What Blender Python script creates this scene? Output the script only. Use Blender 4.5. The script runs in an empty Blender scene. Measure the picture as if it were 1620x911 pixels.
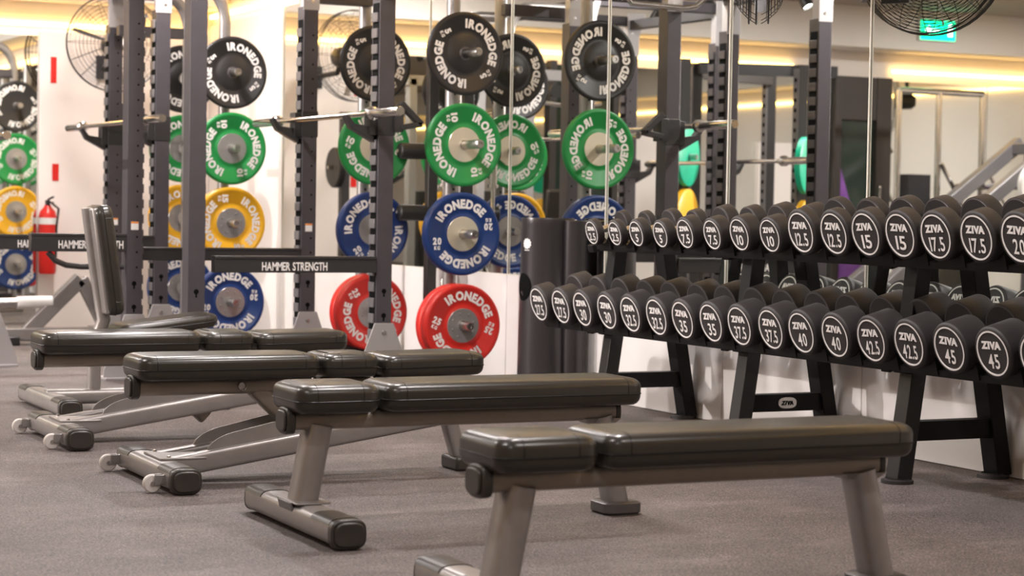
import bpy, math, random
from mathutils import Matrix, Vector, Euler
random.seed(7)
SC = bpy.context.scene
COL = SC.collection
PI = math.pi
R = math.radians

# ------------------------------------------------------------------ camera
H = 0.98
F_PX, YAW, PITCH, ROLL = 3230.93, 0.46296, 0.03885, -0.01691
cd = bpy.data.cameras.new('camera')
cam = bpy.data.objects.new('camera', cd)
COL.objects.link(cam)
v = Vector((math.sin(YAW)*math.cos(PITCH), math.cos(YAW)*math.cos(PITCH), -math.sin(PITCH)))
r0 = Vector((math.cos(YAW), -math.sin(YAW), 0)); u0 = r0.cross(v)
r1 = r0*math.cos(ROLL) - u0*math.sin(ROLL); u1 = u0*math.cos(ROLL) + r0*math.sin(ROLL)
M = Matrix((r1, u1, -v)).transposed().to_4x4()
M.translation = Vector((0, 0, H))
cam.matrix_world = M
cd.sensor_width = 36.0
cd.lens = F_PX*36.0/1620.0
cd.clip_start = 0.1; cd.clip_end = 100
cd.dof.use_dof = True
cd.dof.focus_distance = 7.4
cd.dof.aperture_fstop = 4.2
SC.camera = cam

# ------------------------------------------------------------------ world, view
w = bpy.data.worlds.new('world'); SC.world = w; w.use_nodes = True
w.node_tree.nodes['Background'].inputs[0].default_value = (1, .93, .88, 1)
w.node_tree.nodes['Background'].inputs[1].default_value = 0.15
SC.view_settings.view_transform = 'Standard'
SC.view_settings.look = 'None'
SC.view_settings.gamma = 1.0
SC.view_settings.use_curve_mapping = False
SC.view_settings.exposure = 0.48

def area(name, loc, size, power, col=(1, .88, .8), rot=(0, 0, 0), sy=None):
    l = bpy.data.lights.new(name, 'AREA'); l.shape = 'RECTANGLE'
    l.size = size; l.size_y = sy or size
    l.energy = power; l.color = col
    o = bpy.data.objects.new(name, l); COL.objects.link(o); o.location = loc; o.rotation_euler = rot
    return o
for lx, ly, p, sz in [(3.1, 5.4, 60, .14), (3.1, 7.4, 60, .14), (3.0, 9.3, 60, .14), (3.5, 11.6, 60, .2), (3.7, 14.2, 80, .3), (1.0, 4.0, 45, .2), (0.8, 7.6, 60, .2),
                      (1.0, 11.0, 55, .25), (0.9, 13.6, 75, .3), (-1.8, 9.5, 45, .3), (-1.8, 13.4, 110, .3), (0.8, .6, 60, .3), (3.2, 2.4, 45, .25)]:
    area('ceiling_lamp', (lx, ly, 2.84), sz, p*.62, (1, .93, .905))
# track spots along the side opposite the mirrors, aimed across the room
for lx, ly, tx, ty, p in [(-3.6, 4.6, 4.6, 6.2, 3000), (-3.6, 8.2, 4.9, 8.0, 3000), (-3.5, 11.8, 4.6, 11.0, 2600)]:
    l = bpy.data.lights.new('track_spot', 'SPOT'); l.energy = p; l.spot_size = R(62); l.spot_blend = .5; l.shadow_soft_size = .05; l.color = (1, .93, .89)
    o = bpy.data.objects.new('track_spot', l); COL.objects.link(o); o.location = (lx, ly, 2.62)
    o.rotation_euler = (Vector((tx, ty, .5)) - Vector((lx, ly, 2.62))).to_track_quat('-Z', 'Y').to_euler()

# ------------------------------------------------------------------ materials
def mat(name, col, rough=.5, metal=0.0, spec=.5, emit=None, es=0, coat=0, bump=None, noise=None, alpha=None):
    m = bpy.data.materials.new(name); m.use_nodes = True
    nt = m.node_tree; b = nt.nodes['Principled BSDF']
    b.inputs['Base Color'].default_value = (*col, 1)
    b.inputs['Roughness'].default_value = rough
    b.inputs['Metallic'].default_value = metal
    b.inputs['Specular IOR Level'].default_value = spec
    b.inputs['Coat Weight'].default_value = coat
    if emit:
        b.inputs['Emission Color'].default_value = (*emit, 1); b.inputs['Emission Strength'].default_value = es
    if noise or bump:
        tc = nt.nodes.new('ShaderNodeTexCoord')
    if noise:   # (scale, amount)
        n = nt.nodes.new('ShaderNodeTexNoise'); n.inputs['Scale'].default_value = noise[0]; n.inputs['Detail'].default_value = 4
        nt.links.new(tc.outputs['Object'], n.inputs['Vector'])
        r = nt.nodes.new('ShaderNodeValToRGB')
        a = noise[1]
        r.color_ramp.elements[0].position = .35; r.color_ramp.elements[1].position = .65
        r.color_ramp.elements[0].color = (*[c*(1-a) for c in col], 1)
        r.color_ramp.elements[1].color = (*[min(1, c*(1+a)) for c in col], 1)
        nt.links.new(n.outputs['Fac'], r.inputs['Fac']); nt.links.new(r.outputs['Color'], b.inputs['Base Color'])
    if bump:    # (scale, strength, distance)
        n = nt.nodes.new('ShaderNodeTexNoise'); n.inputs['Scale'].default_value = bump[0]; n.inputs['Detail'].default_value = 5
        nt.links.new(tc.outputs['Object'], n.inputs['Vector'])
        bp = nt.nodes.new('ShaderNodeBump'); bp.inputs['Strength'].default_value = bump[1]; bp.inputs['Distance'].default_value = bump[2]
        nt.links.new(n.outputs['Fac'], bp.inputs['Height']); nt.links.new(bp.outputs['Normal'], b.inputs['Normal'])
    return m

MT = {}
MT['white_wall'] = mat('white_wall', (.80, .74, .70), .55, noise=(1.3, .03))
MT['dado'] = mat('white_gloss_panel', (.86, .83, .81), .26, 0, .5, coat=.25, noise=(2, .02))
MT['dado'].node_tree.nodes['Principled BSDF'].inputs['Coat Roughness'].default_value = .14
MT['ceiling'] = mat('ceiling_paint', (.42, .36, .30), .9)
MT['fascia'] = mat('fascia_paint', (.80, .75, .70), .8)
MT['mirror'] = mat('mirror_glass', (.86, .89, .86), 0.0, 1.0)
MT['seam'] = mat('mirror_edge', (.85, .82, .74), .3, .3)
MT['dark_frame'] = mat('dark_door_frame', (.035, .028, .024), .5)
MT['door_glass'] = mat('dark_door_glass', (.03, .045, .035), .12)
MT['purple'] = mat('purple_print', (.22, .08, .34), .4, noise=(6, .2))
MT['led'] = mat('led_strip', (1, .8, .4), .5, emit=(1, .60, .16), es=7)
MT['upright'] = mat('grey_powder_coat', (.060, .053, .060), .42, .1, noise=(9, .06), bump=(300, .1, .0006))
MT['strip'] = mat('grey_steel_and_lit_strip', (.19, .18, .185), .38, .4)  # grey steel, also the lit tone of the room-side hook strips
MT['top_plate'] = mat('pale_gusset_paint', (.46, .44, .45), .4, .1)
MT['slot'] = mat('black_slot', (.003, .003, .003), .8, 0, .1)
MT['arm'] = mat('black_coated_arm', (.028, .026, .027), .35)
MT['chrome'] = mat('chrome', (.78, .76, .74), .14, 1)
MT['steel'] = mat('brushed_steel', (.55, .53, .51), .3, 1, noise=(30, .08))
MT['disc'] = mat('polished_disc', (.74, .68, .54), .3, .45)
MT['hub_steel'] = mat('machined_hub', (.36, .345, .335), .3, .5)
MT['silver'] = mat('silver_frame_paint', (.315, .293, .282), .34, .55, noise=(14, .05))
MT['gusset'] = mat('grey_gusset_plate', (.38, .36, .36), .42, .25)
MT['vinyl'] = mat('black_vinyl', (.029, .025, .020), .30, 0, .55, bump=(420, .12, .0006))
MT['vinyl_seam'] = mat('black_piping', (.006, .006, .006), .4)
MT['taupe'] = mat('bronze_rail_paint', (.27, .235, .20), .36, .4, noise=(12, .05))
MT['cap'] = mat('black_plastic_cap', (.035, .030, .026), .38, noise=(7, .15))
MT['rubber'] = mat('black_rubber', (.022, .018, .018), .55, bump=(500, .15, .0006))
MT['rubber_face'] = mat('dumbbell_face', (.030, .026, .026), .48)
MT['white_print'] = mat('white_print', (.80, .77, .75), .5)
MT['rack_black'] = mat('rack_black', (.006, .0054, .0056), .5, 0, .22)
MT['rack_side'] = mat('rack_grey_edge', (.10, .09, .09), .4, .3)
MT['saddle'] = mat('black_saddle', (.006, .0055, .0055), .5, 0, .25)
MT['rack_black_lit'] = mat('rack_black_lit_legs', (.013, .0115, .0118), .36)  # rack black lightened, light on the front legs put into the colour
MT['bin'] = mat('bin_black', (.048, .043, .045), .28, .4)
MT['wheel'] = mat('white_wheel', (.62, .58, .55), .4)
MT['p_black'] = mat('plate_black', (.020, .018, .018), .42)
MT['p_green'] = mat('plate_green', (.012, .25, .055), .35)
MT['p_yellow'] = mat('plate_yellow', (.80, .42, .015), .35)
MT['p_blue'] = mat('plate_blue', (.009, .036, .16), .35)
MT['p_red'] = mat('plate_red', (.62, .025, .018), .35)
MT['teal'] = mat('plate_teal', (.0, .42, .24), .4)
MT['red'] = mat('extinguisher_red', (.65, .02, .015), .3)
MT['label'] = mat('white_label', (.8, .78, .76), .5)
MT['orange'] = mat('orange_label', (.8, .25, .03), .5)
MT['fan'] = mat('fan_dark', (.03, .028, .03), .4, .3)
MT['fan_grey'] = mat('fan_blade_grey', (.22, .22, .23), .4, .3)
MT['lamp'] = mat('lamp_glow', (1, 1, 1), .5, emit=(1, .95, .85), es=18)
MT['exit'] = mat('exit_green', (.0, .6, .35), .5, emit=(.0, 1, .38), es=2.2)
MT['exitw'] = mat('exit_white', (1, 1, 1), .5, emit=(.75, 1, .9), es=4.0)
MT['plastic_black'] = mat('plastic_black', (.015, .014, .014), .4)

def floor_mat():
    m = bpy.data.materials.new('speckled_rubber_floor'); m.use_nodes = True
    nt = m.node_tree; b = nt.nodes['Principled BSDF']; L = nt.links
    tc = nt.nodes.new('ShaderNodeTexCoord')
    def noise(s, d=3, r=.5):
        n = nt.nodes.new('ShaderNodeTexNoise'); n.inputs['Scale'].default_value = s; n.inputs['Detail'].default_value = d; n.inputs['Roughness'].default_value = r
        L.new(tc.outputs['Object'], n.inputs['Vector']); return n
    def ramp(src, p0, p1, c0, c1):
        r = nt.nodes.new('ShaderNodeValToRGB'); e = r.color_ramp.elements
        e[0].position = p0; e[1].position = p1; e[0].color = (*c0, 1); e[1].color = (*c1, 1)
        L.new(src, r.inputs['Fac']); return r
    def mix(f, a, bb, typ='MIX'):
        x = nt.nodes.new('ShaderNodeMix'); x.data_type = 'RGBA'; x.blend_type = typ
        if isinstance(f, float): x.inputs[0].default_value = f
        else: L.new(f, x.inputs[0])
        L.new(a, x.inputs[6]); L.new(bb, x.inputs[7]); return x.outputs[2]
    big = ramp(noise(1.6, 5, .6).outputs['Fac'], .3, .7, (.060, .0505, .0475), (.100, .084, .079))
    fine = ramp(noise(150, 3, .8).outputs['Fac'], .36, .64, (.25, .25, .25), (2.1, 2.05, 2.05))
    c = mix(1.0, big.outputs['Color'], fine.outputs['Color'], 'MULTIPLY')
    vo = nt.nodes.new('ShaderNodeTexVoronoi'); vo.inputs['Scale'].default_value = 110
    L.new(tc.outputs['Object'], vo.inputs['Vector'])
    fl = ramp(vo.outputs['Distance'], .10, .2, (.40, .38, .38), (0, 0, 0))
    sparse = ramp(noise(90, 2).outputs['Fac'], .55, .6, (0, 0, 0), (1, 1, 1))
    v2 = nt.nodes.new('ShaderNodeTexVoronoi'); v2.inputs['Scale'].default_value = 210
    L.new(tc.outputs['Object'], v2.inputs['Vector'])
    bw = nt.nodes.new('ShaderNodeRGBToBW'); L.new(v2.outputs['Color'], bw.inputs['Color'])
    grain = ramp(bw.outputs['Val'], .15, .85, (.45, .45, .45), (1.65, 1.6, 1.58))
    c = mix(1.0, c, grain.outputs['Color'], 'MULTIPLY')
    f2 = mix(1.0, fl.outputs['Color'], sparse.outputs['Color'], 'MULTIPLY')
    c = mix(1.0, c, f2, 'ADD')
    # worn, dusty streaks
    mp = nt.nodes.new('ShaderNodeMapping'); mp.inputs['Scale'].default_value = (.8, 1.7, 1); mp.inputs['Rotation'].default_value = (0, 0, R(-8))
    L.new(tc.outputs['Object'], mp.inputs['Vector'])
    n = nt.nodes.new('ShaderNodeTexNoise'); n.inputs['Scale'].default_value = 2.2; n.inputs['Detail'].default_value = 6; n.inputs['Roughness'].default_value = .65
    L.new(mp.outputs['Vector'], n.inputs['Vector'])
    st = ramp(n.outputs['Fac'], .50, .74, (0, 0, 0), (.065, .056, .052))
    c = mix(1.0, c, st.outputs['Color'], 'ADD')
    L.new(c, b.inputs['Base Color'])
    b.inputs['Roughness'].default_value = .62
    bp = nt.nodes.new('ShaderNodeBump'); bp.inputs['Strength'].default_value = .35; bp.inputs['Distance'].default_value = .002
    L.new(noise(300, 3, .7).outputs['Fac'], bp.inputs['Height']); L.new(bp.outputs['Normal'], b.inputs['Normal'])
    return m
MT['floor'] = floor_mat()

# ------------------------------------------------------------------ mesh builder
class MB:
    def __init__(s): s.v = []; s.f = []; s.m = []
    def add(s, vs, fs, mi=0):
        o = len(s.v); s.v += [tuple(x) for x in vs]
        s.f += [tuple(i+o for i in f) for f in fs]; s.m += [mi]*len(fs); return s
    def box(s, c, d, rot=None, mi=0):
        hx, hy, hz = d[0]/2, d[1]/2, d[2]/2
        vs = [Vector((sx*hx, sy*hy, sz*hz)) for sz in (-1, 1) for sy in (-1, 1) for sx in (-1, 1)]
        if rot is not None:
            q = rot if isinstance(rot, Matrix) else Euler(rot).to_matrix()
            vs = [q @ p for p in vs]
        c = Vector(c); vs = [p+c for p in vs]
        return s.add(vs, [(0, 2, 3, 1), (4, 5, 7, 6), (0, 1, 5, 4), (2, 6, 7, 3), (0, 4, 6, 2), (1, 3, 7, 5)], mi)
    def beam(s, a, b, wd, ht, up=(0, 0, 1), mi=0):
        a = Vector(a); b = Vector(b); d = (b-a); L = d.length; x = d.normalized(); up = Vector(up)
        y = up.cross(x).normalized(); z = x.cross(y)
        q = Matrix((x, y, z)).transposed()
        return s.box((a+b)/2, (L, wd, ht), q, mi)
    def tube(s, pts, r, n=14, mi=0, cap=True, sc=(1, 1), up=None):
        pts = [Vector(p) for p in pts]; rings = []
        m = len(pts); rr = r if isinstance(r, (list, tuple)) else [r]*m
        ref = None
        for i, p in enumerate(pts):
            t = (pts[min(i+1, m-1)] - pts[max(i-1, 0)]).normalized()
            if ref is None:
                ref = Vector(up) if up else (Vector((0, 0, 1)) if abs(t.z) < .9 else Vector((0, 1, 0)))
            a = ref - t*ref.dot(t); a.normalize(); b = t.cross(a); ref = a
            rings.append([p + (a*math.cos(k*2*PI/n)*sc[0] + b*math.sin(k*2*PI/n)*sc[1])*rr[i] for k in range(n)])
        vs = [q for ri in rings for q in ri]
        fs = [(i*n+k, i*n+(k+1) % n, (i+1)*n+(k+1) % n, (i+1)*n+k) for i in range(m-1) for k in range(n)]
        if cap: fs += [tuple(range(n-1, -1, -1)), tuple((m-1)*n+k for k in range(n))]
        return s.add(vs, fs, mi)
    def lathe(s, prof, origin=(0, 0, 0), axis=(0, 0, 1), n=32, mi=0):
        """prof: (t along axis, radius)"""
        ax = Vector(axis).normalized(); a = ax.orthogonal().normalized(); b = ax.cross(a); o = Vector(origin)
        vs = []; fs = []
        for t, r in prof:
            for k in range(n):
                vs.append(o + ax*t + (a*math.cos(k*2*PI/n) + b*math.sin(k*2*PI/n))*max(r, 1e-5))
        for i in range(len(prof)-1):
            for k in range(n):
                fs.append((i*n+k, i*n+(k+1) % n, (i+1)*n+(k+1) % n, (i+1)*n+k))
        return s.add(vs, fs, mi)
    def prism(s, poly, origin, ux, uy, depth, mi=0):
        """polygon in plane (ux,uy) from origin, extruded by depth vector"""
        o = Vector(origin); ux = Vector(ux); uy = Vector(uy); d = Vector(depth); n = len(poly)
        vs = [o + ux*p[0] + uy*p[1] for p in poly]; vs += [q + d for q in vs]
        fs = [tuple(range(n-1, -1, -1)), tuple(range(n, 2*n))] + [(i, (i+1) % n, (i+1) % n+n, i+n) for i in range(n)]
        return s.add(vs, fs, mi)
    def mesh(s, name, mats, smooth=35):
        me = bpy.data.meshes.new(name); me.from_pydata(s.v, [], s.f)
        for m in (mats if isinstance(mats, (list, tuple)) else [mats]): me.materials.append(MT[m] if isinstance(m, str) else m)
        me.polygons.foreach_set('material_index', s.m)
        me.validate(); me.update()
        import bmesh
        bm = bmesh.new(); bm.from_mesh(me); bmesh.ops.recalc_face_normals(bm, faces=bm.faces); bm.to_mesh(me); bm.free()
        if smooth:
            me.polygons.foreach_set('use_smooth', [True]*len(me.polygons))
            me.set_sharp_from_angle(angle=R(smooth))
        return me
    def obj(s, name, mats, parent=None, bevel=0, seg=2, smooth=35, ang=40):
        return mobj(name, s.mesh(name, mats, smooth), parent, bevel, seg, ang)

def mobj(name, me, parent=None, bevel=0, seg=2, ang=40):
    o = bpy.data.objects.new(name, me); COL.objects.link(o)
    if parent: o.parent = parent
    if bevel:
        b = o.modifiers.new('b', 'BEVEL'); b.width = bevel; b.segments = seg; b.limit_method = 'ANGLE'; b.angle_limit = R(ang)
        b.harden_normals = False
    return o
def thing(name, label, cat, loc=(0, 0, 0), rot=(0, 0, 0), group=None):
    o = bpy.data.objects.new(name, None); COL.objects.link(o); o.location = loc; o.rotation_euler = rot
    o.empty_display_size = .1
    o['label'] = label; o['category'] = cat
    if group: o['group'] = group
    return o
def tag(o, label, cat, group=None):
    o['label'] = label; o['category'] = cat
    if group: o['group'] = group
    return o
def struct(o): o['kind'] = 'structure'; return o

# ------------------------------------------------------------------ lettering
_g = {}
def glyph(ch, bold):
    k = (ch, bold)
    if k not in _g:
        cu = bpy.data.curves.new('t', 'FONT'); cu.body = ch; cu.size = 1; cu.offset = bold; cu.extrude = .5
        cu.resolution_u = 3
        ob = bpy.data.objects.new('t', cu)
        me = bpy.data.meshes.new_from_object(ob)
        vs = [tuple(p.co) for p in me.vertices]; fs = [tuple(p.vertices) for p in me.polygons]
        bpy.data.objects.remove(ob); bpy.data.curves.remove(cu); bpy.data.meshes.remove(me)
        _g[k] = (vs, fs, min(p[0] for p in vs), max(p[0] for p in vs))
    return _g[k]
KERN = {'VA': -.20, '7.': -.10, '1.': 0, '12': -.03, '17': -.03, '15': -.03, 'AV': -.20, 'IR': 0, 'TH': -.02}
def line_text(mb, txt, w, h, at, ux, uy, un, thick=.0012, bold=.03, gap=.09, shear=0, mi=0):
    """text fitted into w x h centred at 'at'; ux right, uy up, un towards the reader"""
    x = 0; items = []; pr = ''
    for ch in txt:
        x += KERN.get(pr+ch, 0); pr = ch
        if ch == ' ': x += .3; continue
        vs, fs, a, b = glyph(ch, bold); items.append((vs, fs, x-a)); x += (b-a)+gap
    tw = x-gap; sx = w/tw; sy = h/.73
    at = Vector(at); ux = Vector(ux); uy = Vector(uy); un = Vector(un)
    for vs, fs, off in items:
        out = []
        for p in vs:
            xx = (p[0]+off)*sx - w/2 + shear*(p[1]*sy - h/2); yy = p[1]*sy - h/2
            out.append(at + ux*xx + uy*yy + un*((p[2]+.5)*thick))
        mb.add(out, fs, mi)
def arc_text(mb, txt, r, h, a0, a1, origin, ux, uy, un, thick=.0015, bold=.055, mi=0):
    """letters with tops outward, clockwise from angle a0 down to a1 (deg); r = radius of letter middle"""
    gap = .10; ws = []
    for ch in txt:
        g = glyph(ch, bold); ws.append(g[3]-g[2] + {'I': .14, 'R': -.04}.get(ch, 0))
    tot = sum(ws)+gap*(len(txt)-1); arc = R(a0-a1)*r; s = arc/tot; x = 0
    o = Vector(origin); ux = Vector(ux); uy = Vector(uy); un = Vector(un); sy = h/.73
    for ch, wd in zip(txt, ws):
        vs, fs, a, b = glyph(ch, bold)
        ang = R(a0) - (x+wd/2)*s/r
        rad = ux*math.cos(ang)+uy*math.sin(ang); tan = ux*math.sin(ang)-uy*math.cos(ang)
        mb.add([o + rad*(r + p[1]*sy - h/2) + tan*((p[0]-(a+b)/2)*s) + un*((p[2]+.5)*thick) for p in vs], fs, mi)
        x += wd+gap

# ================================================================== SETTING
W = 5.1127; YF = 15.7; XL = -4.0; YB = -2.6; ZC = 2.87
struct(MB().box(((XL+W)/2, (YB+YF)/2, -.05), (W-XL+.4, YF-YB+.4, .1)).obj('floor', 'floor', smooth=0))
struct(MB().box(((XL+W)/2, (YB+YF)/2, ZC+.05), (W-XL+.4, YF-YB+.4, .1)).obj('ceiling', 'ceiling', smooth=0))
struct(MB().box((W+.07, (YB+YF)/2, ZC/2), (.1, YF-YB+.3, ZC)).obj('wall_right', 'white_wall', smooth=0))
struct(MB().box((XL-.05, (YB+YF)/2, ZC/2), (.1, YF-YB+.2, ZC)).obj('wall_left', 'white_wall', smooth=0))
struct(MB().box(((XL+W)/2, YB-.05, ZC/2), (W-XL, .1, ZC)).obj('wall_back', 'white_wall', smooth=0))
struct(MB().box(((XL+W)/2, YF+.07, ZC/2), (W-XL+.1, .1, ZC)).obj('wall_far', 'white_wall', smooth=0))
# dado of white panels under the mirror
mb = MB(); ys = [YB] + [1.4+1.12*i for i in range(-3, 13)]
ys = [-2.6, -1.0, .2, 1.35, 2.47, 3.59, 4.71, 5.83, 6.95, 8.03, 9.18, 10.3, 11.42, 12.54, 14.0, YF]
for a, b in zip(ys, ys[1:]):
    mb.box((W+.006, (a+b)/2, .305), (.024, b-a-.006, .605))
struct(mb.obj('trim_1', 'dado', bevel=.002))
# far white panelling (plain) and skirting
struct(MB().box((W+.008, (14.0+YF)/2, 1.5), (.016, YF-14.0, 1.78)).obj('trim_2', 'white_wall', smooth=0))
# mirror panels on the right wall
for i, (a, b) in enumerate(zip(ys[:-2], ys[1:-1])):
    o = MB().box((W+.010, (a+b)/2, 1.51), (.012, b-a-.006, 1.80)).obj('mirror_panel', 'mirror', smooth=0)
    far = ['farthest', 'second farthest'][len(ys)-3-i] if len(ys)-3-i < 2 else None
    lab = {13: 'tall wall mirror panel at the far end beside the white wall', 12: 'wall mirror panel behind the red and blue plates',
           11: 'wall mirror panel behind the plate post next to the black bin', 10: 'wall mirror panel right above the black bin',
           9: 'wall mirror panel showing the reflected green plate column', 8: 'wall mirror panel left of the middle thin seam above the dumbbells',
           7: 'wall mirror panel between the two right thin seams', 6: 'wall mirror panel at the right edge of the view'}.get(i)
    tag(o, lab or 'wall mirror panel beside the camera outside the view', 'mirror', 'mirror panels on the dumbbell wall')
mb = MB()
for y in ys[1:-1]: mb.box((W-.001, y, 1.51), (.006, .006, 1.80))
mb.box((W-.001, (YB+14)/2, .609), (.008, 14-YB, .006))
struct(mb.obj('trim_3', 'seam', smooth=0))
# far wall: mirrors, door, white part
def far_mirror(x0, x1, lab):
    o = MB().box(((x0+x1)/2, YF+.005, 1.14), (x1-x0-.008, .03, 2.2)).obj('mirror_panel', 'mirror', smooth=0)
    tag(o, lab, 'mirror', 'mirror panels on the far wall')
far_mirror(2.1, 3.74, 'far wall mirror panel left of the white wall and fire extinguisher')
far_mirror(-.88, 1.40, 'far wall mirror panel seen only as a reflection between the two dark doors')
far_mirror(-2.7, -1.55, 'far wall mirror panel seen as a reflection right of the dark door')
far_mirror(-3.9, -2.7, 'far wall mirror panel seen as a reflection at the far right')
struct(MB().box((4.43, YF+.01, 1.14), (1.36, .03, 2.28)).obj('trim_4', 'white_wall', smooth=0))
mb = MB()
mb.box((-1.44, YF-.02, 1.13), (.17, .10, 2.26)); mb.box((-.92, YF-.02, 1.13), (.07, .10, 2.26)); mb.box((-1.155, YF-.02, 2.06), (.396, .09, .40))
mb.box((-1.15, YF-.005, 1.0), (.46, .03, 1.9), mi=1)
mb.box((-1.38, YF-.09, 1.0), (.03, .04, .5), mi=2)
mb.prism([(-.42, .3), (-.03, 1.42), (.0, 1.42), (.0, .3)], (-.955, YF-.022, 0), (1, 0, 0), (0, 0, 1), (0, -.004, 0), mi=3)
struct(mb.obj('door_1', ['dark_frame', 'door_glass', 'chrome', 'purple'], smooth=0))
struct(MB().box((-.26, YF-.03, .81), (.42, .06, 1.62)).obj('reflected_window_panel', 'white_wall', smooth=0))  # white panel added for the glow of a window reflected in the mirror
struct(MB().box((1.22, YF-.02, .83), (.44, .05, 1.66)).obj('trim_9', 'white_wall', smooth=0))
mb = MB(); mb.box((1.75, YF-.005, 1.13), (.58, .03, 2.2), mi=1); mb.box((1.44, YF-.02, 1.13), (.06, .10, 2.26)); mb.box((2.06, YF-.02, 1.13), (.06, .10, 2.26)); mb.box((1.75, YF-.02, 1.0), (.6, .08, .05))
struct(mb.obj('door_2', ['dark_frame', 'door_glass'], smooth=0))
# bulkheads with cove lighting
def bulk(name, c, d): struct(MB().box(c, d).obj(name, 'fascia', smooth=0))
ZB = 2.50
bulk('trim_5', ((XL+W)/2, YF-.22, (ZB+ZC)/2), (W-XL, .44, ZC-ZB-.002))
bulk('trim_6', (W-.20, (YB+YF)/2-.25, (ZB+.12+ZC)/2), (.40, YF-YB-.5, ZC-ZB-.122))
bulk('trim_7', (XL+.25, (YB+YF)/2-.25, (ZB+ZC)/2), (.50, YF-YB-.5, ZC-ZB-.002))
def led(c, d, lab):
    o = MB().box(c, d).obj('led_strip', 'led', smooth=0); tag(o, lab, 'strip light', 'warm cove strip lights')
led((2.31, YF-.012, 2.33), (5.5, .022, .034), 'warm glowing strip light along the top of the far wall')
led((-2.76, YF-.012, 2.33), (2.4, .022, .034), 'warm glowing strip light right of the dark door, seen in the mirror')
led((W-.012, (YB+YF)/2, 2.455), (.022, YF-YB-.1, .034), 'warm glowing strip light running above the mirror wall')
led((XL+.012, (YB+YF)/2, 2.33), (.022, YF-YB-.1, .034), 'warm glowing strip light on the wall opposite the mirrors')

# ================================================================== BENCHES
def rr_ring(hx, hy, rc, z, n=6, cx=0, cy=0):
    out = []
    for q, (sx, sy) in enumerate([(1, 1), (-1, 1), (-1, -1), (1, -1)]):
        for k in range(n+1):
            a = q*PI/2 + k*PI/2/n
            out.append((cx + sx*(hx-rc) + rc*math.cos(a), cy + sy*(hy-rc) + rc*math.sin(a), z))
    return out
def loft(mb, rings, mi=0, f=None):
    n = len(rings[0]); vs = [p for r_ in rings for p in r_]
    if f: vs = [f(p) for p in vs]
    fs = [(i*n+k, i*n+(k+1) % n, (i+1)*n+(k+1) % n, (i+1)*n+k) for i in range(len(rings)-1) for k in range(n)]
    fs += [tuple(range(n-1, -1, -1)), tuple((len(rings)-1)*n+k for k in range(n))]
    mb.add(vs, fs, mi)
def pad(parent, name, x0, x1, zb, zt, hw=.135, f=None, top_r=.034):
    cx = (x0+x1)/2; hx = (x1-x0)/2; mb = MB(); rings = []
    rc = .045
    def rg(z, ins): rings.append(rr_ring(hx-ins, hw-ins, max(rc-ins*.5, .012), z, 6, cx))
    rg(zb, .016); rg(zb+.004, .010); rg(zb+.012, .004); rg(zb+.022, .001)
    zm = zb+(zt-zb)*.42
    rg(zm-.002, 0); rg(zm, .003); rg(zm+.002, 0)
    for k in range(8):
        a = k*PI/2/7; rg(zt-top_r*.8+top_r*.8*math.sin(a), top_r*(1-math.cos(a)))
    zc = zt+.003
    rings.append(rr_ring(hx*.7, hw*.55, .03, zc, 6, cx))
    loft(mb, rings, 0, f)
    o = mb.obj(name, 'vinyl', parent, smooth=50)
    # piping along the seam and the end seams over the top
    p = MB(); ring = rr_ring(hx+.0005, hw+.0005, rc, zm, 6, cx)
    pts = [Vector(f(q) if f else q) for q in ring]; pts.append(pts[0]); p.tube(pts, .0019, 5, cap=False)
    for ex in (x0+.062, x1-.062):
        prof = [(ex, sy, z) for sy, z in [(-hw-.0005, zm)] + [(-(hw-top_r*(1-math.cos(k*PI/12))), zt-top_r*.8+top_r*.8*math.sin(k*PI/12)) for k in range(7)] + [(hw-top_r*(1-math.cos(k*PI/12)), zt-top_r*.8+top_r*.8*math.sin(k*PI/12)) for k in range(6, -1, -1)] + [(hw+.0005, zm)]]
        p.tube([f(q) if f else q for q in prof], .0016, 5)
    p.obj('piping', 'vinyl_seam', o)
    return o
def oval(mb, a, b, wy, wz, up=(0, 0, 1), mi=0, n=24, pw=.62):
    """rounded oval tube from a to b; wy half-width sideways, wz half-height along up"""
    a = Vector(a); b = Vector(b); t = (b-a).normalized(); up = Vector(up); s = up.cross(t).normalized(); u = t.cross(s)
    def ring(c):
        out = []
        for k in range(n):
            q = 2*PI*k/n; cs, sn = math.cos(q), math.sin(q)
            out.append(c + s*(math.copysign(abs(cs)**pw, cs)*wy) + u*(math.copysign(abs(sn)**pw, sn)*wz))
        return out
    vs = ring(a)+ring(b)
    fs = [(k, (k+1) % n, n+(k+1) % n, n+k) for k in range(n)] + [tuple(range(n-1, -1, -1)), tuple(range(n, 2*n))]
    mb.add(vs, fs, mi)
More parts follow.
